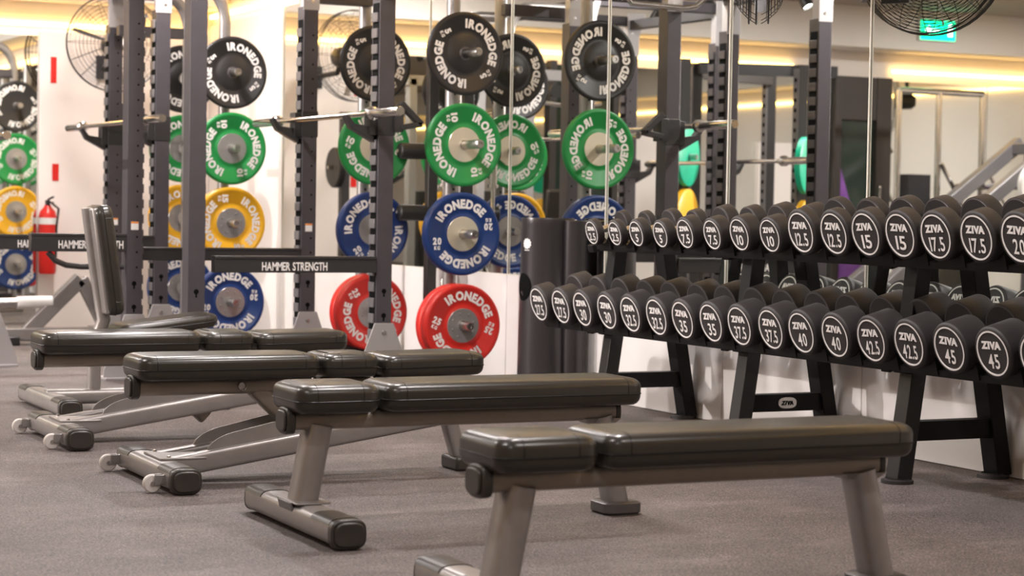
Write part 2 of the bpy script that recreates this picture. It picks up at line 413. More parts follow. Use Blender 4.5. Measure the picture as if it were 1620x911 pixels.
def transverse_foot(t, x, y0, y1, wheels=False, zc=.048, badge=True):
    mb = MB(); oval(mb, (x, y0, zc), (x, y1, zc), .052, .040)
    ft = mb.obj('foot', 'silver', t, bevel=.004)
    for s, ye in ((-1, y0), (1, y1)):
        e = .032 if s < 0 else .012
        c = MB(); oval(c, (x, ye-s*.001, zc-.003), (x, ye+s*e, zc-.003), .055 if s < 0 else .051, .044 if s < 0 else .040)
        oval(c, (x, ye+s*(e-.002), zc-.003), (x, ye+s*(e+.008), zc-.003), .046, .036)
        c.obj('end_cap', 'cap', ft, bevel=.005)
        g = MB(); n = 9
        vs = []; L = .15
        for yy in (ye, ye-s*L):
            for k in range(n):
                q = PI*(.12+.76*k/(n-1)); cs, sn = math.cos(q), math.sin(q)
                for ex in (.0545, .0505): vs.append((x+math.copysign(abs(cs)**.62, cs)*ex, yy, zc+abs(sn)**.62*(.0425 if ex > .052 else .039)))
        fs = []
        for k in range(n-1):
            a = 2*k; b = 2*(k+1); o2 = 2*n
            fs += [(a, b, o2+b, o2+a), (a+1, o2+a+1, o2+b+1, b+1), (a, a+1, b+1, b), (o2+a, o2+b, o2+b+1, o2+a+1)]
        fs += [(0, o2, o2+1, 1), (2*n-2, 2*n-1, 4*n-1, 4*n-2)]
        g.add(vs, fs); g.obj('grip_cover', 'cap', ft)
    if wheels:
        for yw in (y0+.05, y1-.05):
            wm = MB(); wm.box((x-.062, yw, .045), (.05, .008, .035)); wm.box((x-.062, yw+.034, .045), (.05, .008, .035)); wm.box((x-.045, yw+.017, .045), (.014, .034, .035))
            br = wm.obj('wheel_bracket', 'silver', ft, bevel=.002)
            w2 = MB(); w2.lathe([(0, 0), (0, .020), (0, .027), (.003, .031), (.021, .031), (.024, .027), (.024, .012), (.022, 0)], (x-.092, yw+.005, .032), (0, 1, 0), 24)
            wo = w2.obj('wheel', 'wheel', ft)
            MB().lathe([(-.004, 0), (-.004, .008), (.03, .008), (.03, 0)], (x-.092, yw+.005, .032), (0, 1, 0), 12).obj('axle_bolt', 'steel', wo)
    return ft
def rail_cap(parent, x, z0, z1, hw=.045):
    c = MB(); zc = (z0+z1)/2; hz = (z1-z0)/2
    oval(c, (x, 0, zc), (x-.028, 0, zc), hw, hz); oval(c, (x-.027, 0, zc), (x-.036, 0, zc), hw-.008, hz-.008)
    c.obj('end_cap', 'cap', parent, bevel=.005)

def flat_bench(label, c, rz, L=1.138, k=0):
    t = thing('flat_bench', label, 'bench', (*c, 0), (0, 0, R(rz)), 'flat benches in the front')
    x0 = -L/2; x1 = L/2
    pad(t, 'head_pad', x0, x0+.27, .362, .447); pad(t, 'seat_pad', x0+.285, x1, .362, .447)
    mb = MB(); oval(mb, (x0+.02, 0, .333), (x1-.05, 0, .333), .040, .029)
    rail = mb.obj('rail', 'taupe', t, bevel=.003); rail_cap(rail, x0+.025, .292, .374, .05); 
    c2 = MB(); oval(c2, (x1-.055, 0, .333), (x1-.035, 0, .333), .042, .031); c2.obj('end_cap', 'cap', rail, bevel=.004)
    xs = x0+.062
    mb = MB(); oval(mb, (xs+.047, 0, .318), (xs+.0, 0, .075), .052, .042, up=(1, 0, 0), pw=.72); lg = mb.obj('leg', 'silver', t)
    transverse_foot(t, xs, -.37, .39)
    fp = MB(); loft(fp, [rr_ring(.056, .095, .012, .088, 3, xs+.006), rr_ring(.056, .095, .012, .094, 3, xs+.006)])
    fp.obj('foot_plate', 'silver', lg, bevel=.002)
    pl = MB(); pl.box((xs-.051, 0, .078), (.006, .12, .030), (0, R(-14), 0)); pl.obj('badge', 'strip', lg, bevel=.003)
    xe = x1-.097
    mb = MB(); oval(mb, (xe, 0, .318), (xe+.066, 0, .03), .050, .038, up=(1, 0, 0), pw=.72); lg = mb.obj('leg', 'silver', t)
    gs = MB(); loft(gs, [rr_ring(.055, .03, .01, .296, 3, xe-.002), rr_ring(.068, .045, .01, .312, 3, xe-.002)])
    gs.obj('leg_bracket', 'silver', lg, bevel=.002)
    ft = MB(); loft(ft, [rr_ring(.060, .060, .03, .0, 5, xe+.068), rr_ring(.068, .068, .03, .008, 5, xe+.068), rr_ring(.068, .068, .03, .036, 5, xe+.068), rr_ring(.060, .060, .03, .042, 5, xe+.068)])
    ft.obj('rubber_foot', 'rack_side', lg)
    return t
flat_bench('black padded flat bench nearest the camera on silver legs', (2.681, 4.345), -1, L=1.19)
flat_bench('black padded flat bench second from the camera, directly behind the nearest one', (2.704, 5.76), -1, L=1.168)

def adjustable_bench(label, c, rz):
    t = thing('adjustable_bench', label, 'bench', (*c, 0), (0, 0, R(rz)), 'adjustable benches lying flat')
    pad(t, 'back_pad', -.645, .018, .365, .450)
    pad(t, 'middle_pad', .03, .245, .365, .447)
    tilt = R(1.0)
    pad(t, 'seat_pad', .26, .665, .358, .440, f=lambda p: (p[0], p[1], p[2]+(p[0]-.26)*math.tan(tilt)))
    mb = MB(); oval(mb, (-.62, 0, .335), (.03, 0, .335), .042, .031)
    rail = mb.obj('back_rail', 'taupe', t, bevel=.003); rail_cap(rail, -.62, .293, .378, .05)
    MB().lathe([(0, 0), (0, .006), (.002, .006), (.002, .013), (.006, .013), (.007, .015), (-.01, .015)], (-.255, -.052, .335), (0, 1, 0), 16).obj('bolt', 'steel', rail)
    mb = MB(); oval(mb, (.05, 0, .33), (.56, 0, .33), .038, .028); mb.obj('seat_rail', 'taupe', t, bevel=.003)
    # twin base tubes rising from the wheeled foot to the seat end, each with a toothed plate on top
    for sy in (-.085, .085):
        mb = MB(); oval(mb, (-.55, sy, .055), (.50, sy, .215), .028, .036, pw=.4); base = mb.obj('base_tube', 'silver', t, bevel=.003)
        def tz(x): return .055+(x+.55)*.152+.034
        lp = MB(); pts = []
        for k in range(9):
            q = k/8; pts.append((-.39+.12*(1-math.cos(q*PI/2)), tz(-.39+.12*(1-math.cos(q*PI/2)))+.050*math.sin(q*PI/2)))
        pts += [(-.10, tz(-.10)+.062), (.12, tz(.12)+.060), (.24, tz(.24)+.045), (.30, tz(.30)+.0)]
        pts += [(x, tz(x)-.012) for x in (.30, .1, -.1, -.3, -.39)]
        lp.prism(pts, (0, sy-.004, 0), (1, 0, 0), (0, 0, 1), (0, .008, 0)); lp.obj('ladder_plate', 'silver', base, bevel=.001)
    transverse_foot(t, -.545, -.33, .36, wheels=True)
    pm = MB(); loft(pm, [rr_ring(.085, .115, .01, .088, 3, -.48), rr_ring(.085, .115, .01, .096, 3, -.48)])
    pm.obj('foot_plate', 'silver', t, bevel=.002)
    bm_ = MB()
    for sx, sy in ((-.03, -.09), (-.03, .09)): bm_.lathe([(0, .008), (.006, .007), (.008, 0)], (-.50+sx, sy, .096), (0, 0, 1), 8)
    bm_.obj('bolt', 'steel', t)
    # prop strut from the back rail down between the base tubes
    mb = MB(); oval(mb, (-.19, 0, .325), (.07, 0, .085), .036, .034, pw=.5); st = mb.obj('prop_strut', 'taupe', t, bevel=.003)
    hm = MB(); hm.lathe([(0, 0), (0, .018), (.004, .020), (.012, .020)], (-.085, -.042, .228), (0, 1, 0), 14); hm.obj('pivot_hole', 'slot', st)
    # front post under the seat
    mb = MB(); oval(mb, (.53, 0, .31), (.615, 0, .045), .034, .030, up=(1, 0, 0)); ps = mb.obj('leg', 'silver', t)
    mb = MB(); mb.box((.61, 0, .026), (.075, .15, .052)); mb.obj('rubber_foot', 'cap', ps, bevel=.01)
    mb = MB(); mb.beam((.42, 0, .19), (.58, 0, .32), .06, .05); mb.obj('seat_bracket', 'silver', t, bevel=.004)
    return t
adjustable_bench('black adjustable bench lying flat, third bench from the camera', (2.63, 6.935), -1)
adjustable_bench('black adjustable bench lying flat, fourth bench from the camera, reaching farthest left', (2.61, 8.24), -1)

# upright-back utility bench behind
def utility_bench():
    t = thing('utility_bench', 'grey utility bench with an upright backrest behind the adjustable benches', 'bench', (2.51, 9.5, 0), (0, 0, R(-1)))
    # seat, slightly tilted
    pad(t, 'seat', .12, .60, .355, .42, hw=.14, f=lambda p: (p[0], p[1], p[2]-.02+(p[0]-.12)*.12))
    # backrest leaning: local build then rotate
    a = R(8)
    def ff(p):
        x, y, z = p   # pad laid along x -> stand up
        L = x; th = z
        return (.06 - L*math.sin(a) + th*math.cos(a), y, .40 + L*math.cos(a) + th*math.sin(a))
    pad(t, 'backrest', .04, .56, .018, .10, hw=.13, f=ff)
    bp = MB(); bp.box((0, 0, 0), (.022, .22, .50)); o = bp.obj('back_plate', 'silver', t, bevel=.008); o.location = (.035, 0, .70); o.rotation_euler = (0, -a, 0)
    mb = MB(); mb.tube([(-.005, 0, .95), (.035, 0, .66), (.075, 0, .42), (.045, 0, .34), (.03, 0, .25), (.03, 0, .08)], .032, 16); mb.obj('post', 'silver', t)
    mb = MB(); oval(mb, (.0, 0, .335), (.55, 0, .345), .035, .026); mb.obj('seat_rail', 'silver', t, bevel=.003)
    mb = MB(); oval(mb, (-.20, 0, .062), (.62, 0, .062), .042, .036); mb.obj('base_tube', 'silver', t, bevel=.003)
    transverse_foot(t, -.185, -.42, .42)
    mb = MB(); mb.beam((.50, 0, .08), (.46, 0, .33), .06, .05, up=(1, 0, 0)); mb.obj('leg', 'silver', t, bevel=.004)
    mb = MB(); mb.box((.60, 0, .03), (.08, .42, .06)); mb.obj('rubber_foot', 'cap', t, bevel=.01)
utility_bench()

# ================================================================== DUMBBELL RACK
TILT = R(15)
def dumbbell_rack():
    t = thing('dumbbell_rack', 'long black two-tier dumbbell rack standing against the mirror wall', 'dumbbell rack', (4.75, 6.8, 0))
    o = Vector((4.75, 6.8, 0))
    def L(p): return tuple(Vector(p)-o)
    for k, yf in enumerate((8.27, 7.12, 6.03, 4.87)):
        m = MB()
        m.beam(L((4.605, yf, .01)), L((4.665, yf, .43)), .065, .075, up=(0, 1, 0))
        m.obj('leg', 'rack_black_lit', t, bevel=.003)
        m = MB(); m.beam(L((5.068, yf, .01)), L((4.90, yf, .93)), .065, .085, up=(0, 1, 0)); m.obj('leg', 'rack_black', t, bevel=.003)
        m = MB(); m.beam(L((4.63, yf, .40)), L((4.68, yf, .85)), .065, .075, up=(0, 1, 0)); m.obj('upper_post', 'rack_black', t, bevel=.003)
        m = MB(); m.box(L((4.84, yf, .19)), (.42, .06, .072)); cb = m.obj('crossbar', 'rack_black', t, bevel=.002)
        m = MB(); m.beam(L((4.53, yf, .425)), L((4.98, yf, .545)), .05, .035); m.obj('tray_bracket', 'rack_black', t, bevel=.002)
        m = MB(); m.beam(L((4.53, yf, .80)), L((4.92, yf, .905)), .05, .035); m.obj('tray_bracket', 'rack_black', t, bevel=.002)
        for xx in (4.60, 5.045):
            MB().lathe([(0, 0), (0, .06), (.012, .06), (.016, .045), (.02, .045)], L((xx, yf, 0)), (0, 0, 1), 20).obj('foot_plate', 'rubber', t)
        # front grey edge strip of the front leg
        m = MB(); m.beam(L((4.5675, yf, .02)), L((4.6265, yf, .43)), .058, .004, up=(0, 1, 0), )
        if k == 1:
            b = MB(); n = 28; 
            b.prism([(.045*math.copysign(abs(math.cos(q))**.7, math.cos(q)), .023*math.copysign(abs(math.sin(q))**.8, math.sin(q))) for q in [2*PI*i/n for i in range(n)]], L((4.83, yf-.0315, .19)), (1, 0, 0), (0, 0, 1), (0, -.004, 0))
            bo = b.obj('badge', 'steel', cb)
            tx = MB(); line_text(tx, 'ZIVA', .062, .017, L((4.83, yf-.036, .19)), (1, 0, 0), (0, 0, 1), (0, -1, 0), bold=.05, gap=.04, shear=.12)
            tx.obj('lettering', 'slot', bo, smooth=0)
    for z, ya, yb in ((.430, 8.64, 4.3), (.805, 8.13, 4.3)):
        # sloping tray: sheet, front lip, rear lip
        m = MB(); q = Euler((0, -TILT, 0)).to_matrix(); cy = (ya+yb)/2; ln = ya-yb
        def T(dx, dz): return Vector((4.43+dx*math.cos(TILT)-dz*math.sin(TILT), cy, z+dx*math.sin(TILT)+dz*math.cos(TILT)))
        m.box(L(T(.095, -.006)), (.055, ln, .006), q); m.box(L(T(.068, -.016)), (.005, ln, .024), q)
        m.obj('tray_rail', 'rack_black', t)
        m = MB(); m.box(L(T(.335, -.006)), (.055, ln, .006), q); m.box(L(T(.362, .006)), (.005, ln, .03), q)
        m.obj('tray_rail', 'rack_black', t)
    return t
dumbbell_rack()

def head_mesh(r, Lh, steel_in):
    n = 48
    m = MB(); e = min(.012, Lh*.25)
    prof = [(0.0022, 0), (0.0022, r*.845), (0.0, r*.86)]
    for k in range(1, 6):
        a = k*PI/2/5; prof.append((e-e*math.cos(a), r*.86+(r-r*.86)*math.sin(a)))
    prof += [(Lh-e*.4, r), (Lh-e*.1, r*.985), (Lh, r*.96), (Lh, r*.95)]
    m.lathe(prof, (0, 0, 0), (1, 0, 0), n, 0)
    m.lathe([(Lh, r*.95), (Lh+.0015, r*.94), (Lh+.0015, r*.90)], (0, 0, 0), (1, 0, 0), n, 2)
    m.lathe([(Lh+.0012, r*.90), (Lh+.0015, .018), (Lh+.0015, 0)], (0, 0, 0), (1, 0, 0), n, 0)
    return m.mesh('head', ['rubber', 'rubber_face', 'rack_side'], 40)
def badge_mesh(txt, r):
    m = MB(); ro = r*.845; ri = r*.785
    m.lathe([(.0028, ri), (.0, ri), (.0, ro), (.0028, ro)], (0, 0, 0), (1, 0, 0), 56)
    big = len(txt) > 2
    line_text(m, 'ZIVA', r*1.06, r*.27, (.001, 0, r*.31), (0, -1, 0), (0, 0, 1), (-1, 0, 0), thick=.0012, bold=.062, gap=.0, shear=.10)
    line_text(m, txt, r*(.86 if big else .60) if len(txt) != 1 else r*.30, r*.56, (.001, 0, -r*.28), (0, -1, 0), (0, 0, 1), (-1, 0, 0), thick=.0012, bold=.010, gap=.13)
    return m.mesh('badge', 'white_print', 0)
_hm = {}; _bm = {}; _hd = {}
def dumbbell(txt, r, Lh, y, zc, label, group, X=4.42, spin=0):
    HL = .125; tot = 2*Lh+HL
    t = thing('dumbbell', label, 'dumbbell', (X, y, zc), (spin*0, -TILT, 0), group)
    kh = (r, Lh)
    if kh not in _hm: _hm[kh] = head_mesh(r, Lh, False)
    if (txt, r) not in _bm: _bm[(txt, r)] = badge_mesh(txt, r)
    h1 = mobj('head', _hm[kh], t)
    h2 = mobj('head', _hm[kh], t); h2.location = (tot, 0, 0); h2.rotation_euler = (0, 0, PI)
    b1 = mobj('badge', _bm[(txt, r)], h1); b1.rotation_euler = (spin, 0, 0)
    b2 = mobj('badge', _bm[(txt, r)], h2); b2.rotation_euler = (spin, 0, 0)
    if 'h' not in _hd:
        _hd['h'] = MB().lathe([(-.02, .0), (-.02, .0135), (.01, .0135), (.03, .0155), (.0625, .017), (.095, .0155), (.115, .0135), (.145, .0135), (.145, 0)], (0, 0, 0), (1, 0, 0), 20).mesh('handle', 'steel')
    h = mobj('handle', _hd['h'], t); h.location = (Lh, 0, 0)
    return t
_sd = {}
def saddle(parent_o, X, y, zc, r):
    pass
SIDE = ['left one of the pair', 'right one of the pair']
up = [('2.5', .061, .034), ('2.5', .061, .034), ('5', .064, .046), ('5', .064, .046), ('7.5', .071, .058), ('7.5', .071, .058), ('10', .075, .066), ('10', .075, .066),
      ('12.5', .091, .046), ('12.5', .091, .046), ('15', .092, .054), ('15', .092, .054), ('17.5', .092, .062), ('17.5', .092, .062), ('20', .093, .070), ('20', .093, .070)]
upy = [8.064, 7.853, 7.664, 7.461, 7.261, 7.05, 6.848, 6.632, 6.423, 6.211, 6.015, 5.814, 5.615, 5.400, 5.192, 4.985]
lo = [(n, .0915, .080+.0024*i) for i, n in enumerate(['27.5', '27.5', '30', '30', '32.5', '32.5', '35', '35', '37.5', '37.5', '40', '40', '42.5', '42.5', '45', '45', '47.5'])]
loy = [8.573, 8.35, 8.141, 7.912, 7.704, 7.48, 7.267, 7.045, 6.834, 6.612, 6.405, 6.188, 5.967, 5.748, 5.527, 5.303, 5.085]
spins = [0, .03, -.02, .02, -.03, .0, .04, -.02, .0, .02, -.03, .03, -.04, .02, .05, -.02, .01]
rack = [o for o in COL.objects if o.name == 'dumbbell_rack'][0]
ro = Vector(rack.location)
def cradle(y, r, z, tot, X):
    """black moulded saddle pieces (front and rear) under one dumbbell"""
    q = Euler((0, -TILT, 0)).to_matrix(); base = Vector((X, y, z))
    for dx in (.045, tot-.05):
        m = MB()
        hw = .072 if r > .08 else .066; n = 10; poly = [(-hw, -r-.028), (hw, -r-.028), (hw, -r*.62 if r > .08 else -r*.52)]
        a1 = math.acos(max(-1, min(1, (hw-.014)/(r+.001)))) if hw-.014 < r else .3
        for k in range(n+1):
            a = -a1 + (-(PI-2*a1))*k/n; poly.append(((r+.001)*math.cos(a), (r+.001)*math.sin(a)))
        poly.append((-hw, -r*.62 if r > .08 else -r*.52))
        org = base + q @ Vector((dx, 0, 0)) - ro
        m.prism(poly, org, (0, 1, 0), q @ Vector((0, 0, 1)), q @ Vector((.040, 0, 0)))
        m.obj('saddle', 'saddle', rack)
seen = {}
for row, (lst, yy, zs, rn) in enumerate(((up, upy, .815, 'upper'), (lo, loy, .436, 'lower'))):
    for i, ((n, r, Lh), y) in enumerate(zip(lst, yy)):
        zc = zs + r/math.cos(TILT)*.985
        k = seen.get(n, 0); seen[n] = k+1
        lab = f'black rubber dumbbell marked {n} on the {rn} tray, {SIDE[k]}'
        if n == '47.5': lab = 'black dumbbell cut by the right edge of the picture on the lower tray'
        if n == '2.5': lab = f'smallest black dumbbell marked 2.5 on the upper tray, {SIDE[k]}'
        dumbbell(n, r, Lh, y, zc, lab, f'dumbbells on the {rn} tray', spin=spins[i])
        cradle(y, r, zc, 2*Lh+.125, 4.42)

# ================================================================== BLACK BIN by the wall
def bin_():
    t = thing('wipes_bin', 'tall black cylindrical bin at the left end of the dumbbell rack', 'bin', (4.93, 9.47, 0))
    m = MB(); n = 48
    m.lathe([(0, 0), (0, .150), (.06, .150), (.30, .146), (.60, .141), (.90, .138), (.925, .140), (.935, .138), (.935, .128), (.85, .125), (.85, 0)], (0, 0, 0), (0, 0, 1), n)
    m.obj('body', 'bin', t)
    m = MB(); m.lathe([(0, 0), (0, .062), (.92, .062), (.925, .056), (.925, 0)], (.085, -.145, 0), (0, 0, 1), 28); m.obj('side_column', 'bin', t)
    # opening
    a = R(183); m = MB(); d = Vector((math.cos(a), math.sin(a), 0)); s = Vector((-math.sin(a), math.cos(a), 0))
    pts = []
    rings = []
    for rad, off in ((0, .1405), (.03, .1405), (.055, .1405)):
        pass
    poly = [(.062*math.cos(q), .072*math.sin(q)) for q in [2*PI*i/28 for i in range(28)]]
    vs = []
    for px_, pz in poly:
        ang = a + px_/.143; vs.append((.1445*math.cos(ang), .1445*math.sin(ang), .575+pz))
    for px_, pz in poly:
        ang = a + px_*.9/.143; vs.append((.1465*math.cos(ang), .1465*math.sin(ang), .575+pz*.9))
    n = 28; m.add(vs, [(i, (i+1) % n, (i+1) % n+n, i+n) for i in range(n)] + [tuple(range(n, 2*n))])
    m.obj('opening', 'slot', t)
    # small white sticker: jagged leaf-like emblem with a caption line
    a = R(194); m = MB(); pts = []
    for i in range(22):
        q = 2*PI*i/22; rr = 1 if i % 2 else .80
        pts.append((.032*rr*math.cos(q), .030*rr*math.sin(q)))
    vs = []
    for px_, pz in pts:
        ang = a + px_/.140; vs.append((.1425*math.cos(ang), .1425*math.sin(ang), .80+pz))
    m.add(vs, [tuple(range(22))])
    vs = []
    for px_, pz in ((-.018, -.036), (.018, -.036), (.018, -.032), (-.018, -.032)):
        ang = a + px_/.140; vs.append((.1425*math.cos(ang), .1425*math.sin(ang), .80+pz))
    m.add(vs, [(0, 1, 2, 3)])
    m.obj('sticker', 'label', t, smooth=0)
bin_()

# ================================================================== PLATES
def plate_mesh(col, th, Rr=.225):
    m = MB(); n = 72
    # front face at y=0 looking -y ; body extends +y
    hub = .036 if col == 'p_black' else .094
    f = lambda prof, mi, o=0: m.lathe(prof, (0, 0, 0), (0, 1, 0), n, mi)
    prof = [(.003, hub), (.003, .102), (.0045, .104), (.0045, .128), (.003, .130), (.003, .198), (.0, .202), (.0, .216), (.003, .2225), (.008, Rr),
            (th*.44, Rr), (th*.46, Rr-.003), (th*.54, Rr-.003), (th*.56, Rr), (th-.008, Rr), (th-.003, .2225), (th, .216), (th, .202), (th-.003, .198), (th-.003, hub)]
    f(prof, 0)
    return m
def lettering_mesh(num, num_b=None):
    m = MB(); rt = .164; h = .046
    o = (0, .0032, 0)
    ux, uz, un = Vector((1, 0, 0)), Vector((0, 0, 1)), Vector((0, -1, 0))
    for s in (0,):
        arc_text(m, 'IRONEDGE', rt, h, 155+s, 41+s, o, ux, uz, un)
        a = R(198+s); c = Vector(o) + ux*math.cos(a)*.160 + uz*math.sin(a)*.160
        q = R(s); rx = ux*math.cos(q)+uz*math.sin(q); ry = -ux*math.sin(q)+uz*math.cos(q)
        line_text(m, num, .050 if len(num) > 1 else .025, .036, c+ry*.010, rx, ry, un, bold=.05)
        line_text(m, 'KG', .034, .019, c-ry*.027, rx, ry, un, bold=.05)
    return m.mesh('lettering', 'white_print', 0)
_pm = {}
NUM = {'p_black': '5', 'p_green': '10', 'p_yellow': '15', 'p_blue': '20', 'p_red': '25'}
TH = {'p_black': .030, 'p_green': .036, 'p_yellow': .048, 'p_blue': .056, 'p_red': .066}
CN = {'p_black': 'black 5 kg', 'p_green': 'green 10 kg', 'p_yellow': 'yellow 15 kg', 'p_blue': 'blue 20 kg', 'p_red': 'red 25 kg'}
def plate(col, x, yfront, z, roll, label, group, disc='disc', bolts=False, text=True):
    th = TH[col]
    t = thing('weight_plate', label, 'weight plate', (x, yfront, z), (0, 0, 0), group)
    if col not in _pm:
        _pm[col] = (plate_mesh(col, th).mesh('rubber_body', col, 40), lettering_mesh(NUM[col]))
    b = mobj('rubber_body', _pm[col][0], t)
    if text:
        for h in (0, PI):
            l = mobj('lettering', _pm[col][1], b); l.rotation_euler = (0, h-R(roll), 0)
            l = mobj('lettering', _pm[col][1], b); l.rotation_euler = (0, h+R(40), PI); l.location = (0, th, 0)
    hk = ('hub', col, disc, bolts)
    if hk not in _pm:
        m = MB(); rh = .036 if col == 'p_black' else .094
        m.lathe([(.003, rh), (.001, rh-.002), (.001, .030), (-.002, .028), (-.002, .0262), (th+.002, .0262), (th+.002, .030), (th-.001, .034), (th-.001, rh-.002), (th-.003, rh)], (0, 0, 0), (0, 1, 0), 48)
        if bolts:
            for k in range(8):
                a = 2*PI*k/8+.3; m.lathe([(-.0035, 0), (-.0035, .0045), (.001, .0065)], (.066*math.cos(a), 0, .066*math.sin(a)), (0, 1, 0), 10)
        _pm[hk] = m.mesh('hub', 'hub_steel' if disc == 'steel' else disc, 40)
    mobj('hub', _pm[hk], t)
    return t

# ================================================================== POWER RACKS
def upright(t, x, y, z1=2.13, side=-1, sticker=False, holes=True, zs0=.30, pr=.011):
    """3 inch upright; hook strip on the -x (side=-1) or +x face"""
    u = MB(); u.box((x, y, z1/2), (.088, .105, z1))
    for k in range(20):
        zz = .62+.084*k
        if holes and zz < z1-.1: u.lathe([(-.0005, 0), (-.0005, .006), (.004, .007)], (x+.014, y-.0528, zz), (0, 1, 0), 10, 1)
    for zz in (.27, .40, .53):
        u.lathe([(-.001, 0), (-.001, .014), (.004, .014)], (x, y-.0525, zz), (0, 1, 0), 12, 1)
        u.box((x, y-.0522, zz-.018), (.010, .003, .024), None, 1)
    u = u.obj('upright', ['upright', 'slot'], t, bevel=.003)
    s = MB(); s.box((x+side*.0455, y, (z1+.1)/2), (.003, .075, z1-.25), None, 1)
    z = zs0
    while z < z1-.08:
        s.box((x+side*(.045+pr/2), y, z), (pr, .072, .050), None, 0); z += .084
    s.obj('hook_strip', ['strip' if side < 0 else 'upright', 'slot'], u, bevel=.002)  # room-side strips: upright coat in lighter grey, side light put into the colour
    # gusset foot plate
    g = MB()
    g.prism([(-.17, 0), (.17, 0), (.17, .05), (.065, .33), (.055, .36), (-.055, .36), (-.065, .33), (-.17, .05)], (x, y-.061, 0), (1, 0, 0), (0, 0, 1), (0, .007, 0))
    g.box((x, y, .006), (.34, .20, .012))
    go = g.obj('gusset_plate', 'gusset', u, bevel=.002)
    b = MB()
    for zz in (.11, .31): b.lathe([(-.008, 0), (-.008, .011), (0, .014), (.002, .014)], (x, y-.061, zz), (0, 1, 0), 6)
    b.obj('bolt', 'steel', go)
    if sticker:
        k = MB(); k.box((x, y-.054, .85), (.042, .002, .046)); so = k.obj('sticker', 'label', u, smooth=0)
        k = MB(); k.box((x, y-.0555, .868), (.042, .002, .009)); k.obj('sticker_band', 'orange', so, smooth=0)
    return u
def top_plates(t, x, y, z=2.13):
    m = MB(); m.prism([(-.05, -.02), (.05, -.02), (.05, .30), (-.10, .30), (-.05, .12)], (x, y-.055, z), (1, 0, 0), (0, 0, 1), (0, .006, 0))
    m.box((x, y, z+.12), (.07, .07, .24))
    o = m.obj('top_gusset', 'top_plate', t, bevel=.002)
    b = MB()
    for zz in (.03, .15): b.lathe([(-.007, 0), (-.007, .010), (0, .012), (.002, .012)], (x+.01, y-.05, z+zz), (0, 1, 0), 6)
    b.obj('bolt', 'steel', o)
def safety_beam(t, x0, x1, y, z0, z1, text_x=None, mir=False, name='safety_beam', tw=.36):
    m = MB(); m.box(((x0+x1)/2, y, (z0+z1)/2), (x1-x0, .055, z1-z0)); 
    m.box(((x0+x1)/2, y, z1+.006), (x1-x0, .064, .016))
    o = m.obj(name, 'arm', t, bevel=.003)
    if text_x is not None:
        tx = MB(); line_text(tx, 'HAMMER STRENGTH', tw, .044, (text_x, y-.0285, (z0+z1)/2-.002), (1, 0, 0), (0, 0, 1), (0, -1, 0), bold=.02, gap=.05)
        tx.obj('lettering', 'white_print', o, smooth=0)
    return o
def j_hook(t, x, y, z, side):
    m = MB(); s = side
    m.box((x+s*.065, y, z+.005), (.05, .085, .14)); m.box((x+s*.0, y-.05, z+.01), (.10, .010, .15))
    m.prism([(0, -.05), (.13, .02), (.165, .085), (.145, .09), (.11, .045), (.0, .03)], (x+s*.06, y-.03, z-.05), (s, 0, 0), (0, 0, 1), (0, .06, 0))
    m.obj('bar_hook', 'arm', t, bevel=.003)
def storage(t, x, y, zs, top=2.1, mat_='silver', bend=False, peg=-1, lens=(.24, .24, .24, .24)):
    m = MB(); pts = [(x, y, 0), (x, y, top)]
    if bend:
        pts = [(x, y, 0), (x, y, top)] + [(x-.16*(1-math.cos(q)), y, top+.22*math.sin(q)) for q in [PI/2*k/6 for k in range(1, 7)]] + [(x-.42, y, top+.22)]
    m.tube(pts, .036 if bend else .038, 18); h = m
    for k in range(14):
        zz = .3+.13*k
        if zz < top: h.lathe([(-.0005, 0), (-.0005, .007), (.004, .007)], (x, y-.0385, zz), (0, 1, 0), 8, 1)
    o = m.obj('storage_post', [mat_, 'slot'], t)
    for z, pegl in zip(zs, lens):
        pm = MB()
        pm.lathe([(.0, 0), (.0, .045), (.012, .045), (.012, .024), (pegl-.008, .024), (pegl, .020), (pegl, .010), (pegl-.006, .008), (pegl-.006, 0)], (x, y+peg*.034, z), (0, peg, 0), 24)
        pm.obj('storage_peg', 'steel', o)
    return o

def spread(zs, g=.458):
    m = sum(zs)/4; d = max(g, (zs[0]-zs[3])/3)
    return [z if min(abs(a-b) for a, b in zip(zs, zs[1:])) >= g else m+d*(1.5-i) for i, z in enumerate(zs)]
def z_at(px_, py_, Y):
    d = v + r1*(px_-810)/F_PX + u1*(455.5-py_)/F_PX
    return H + Y/d.y*d.z
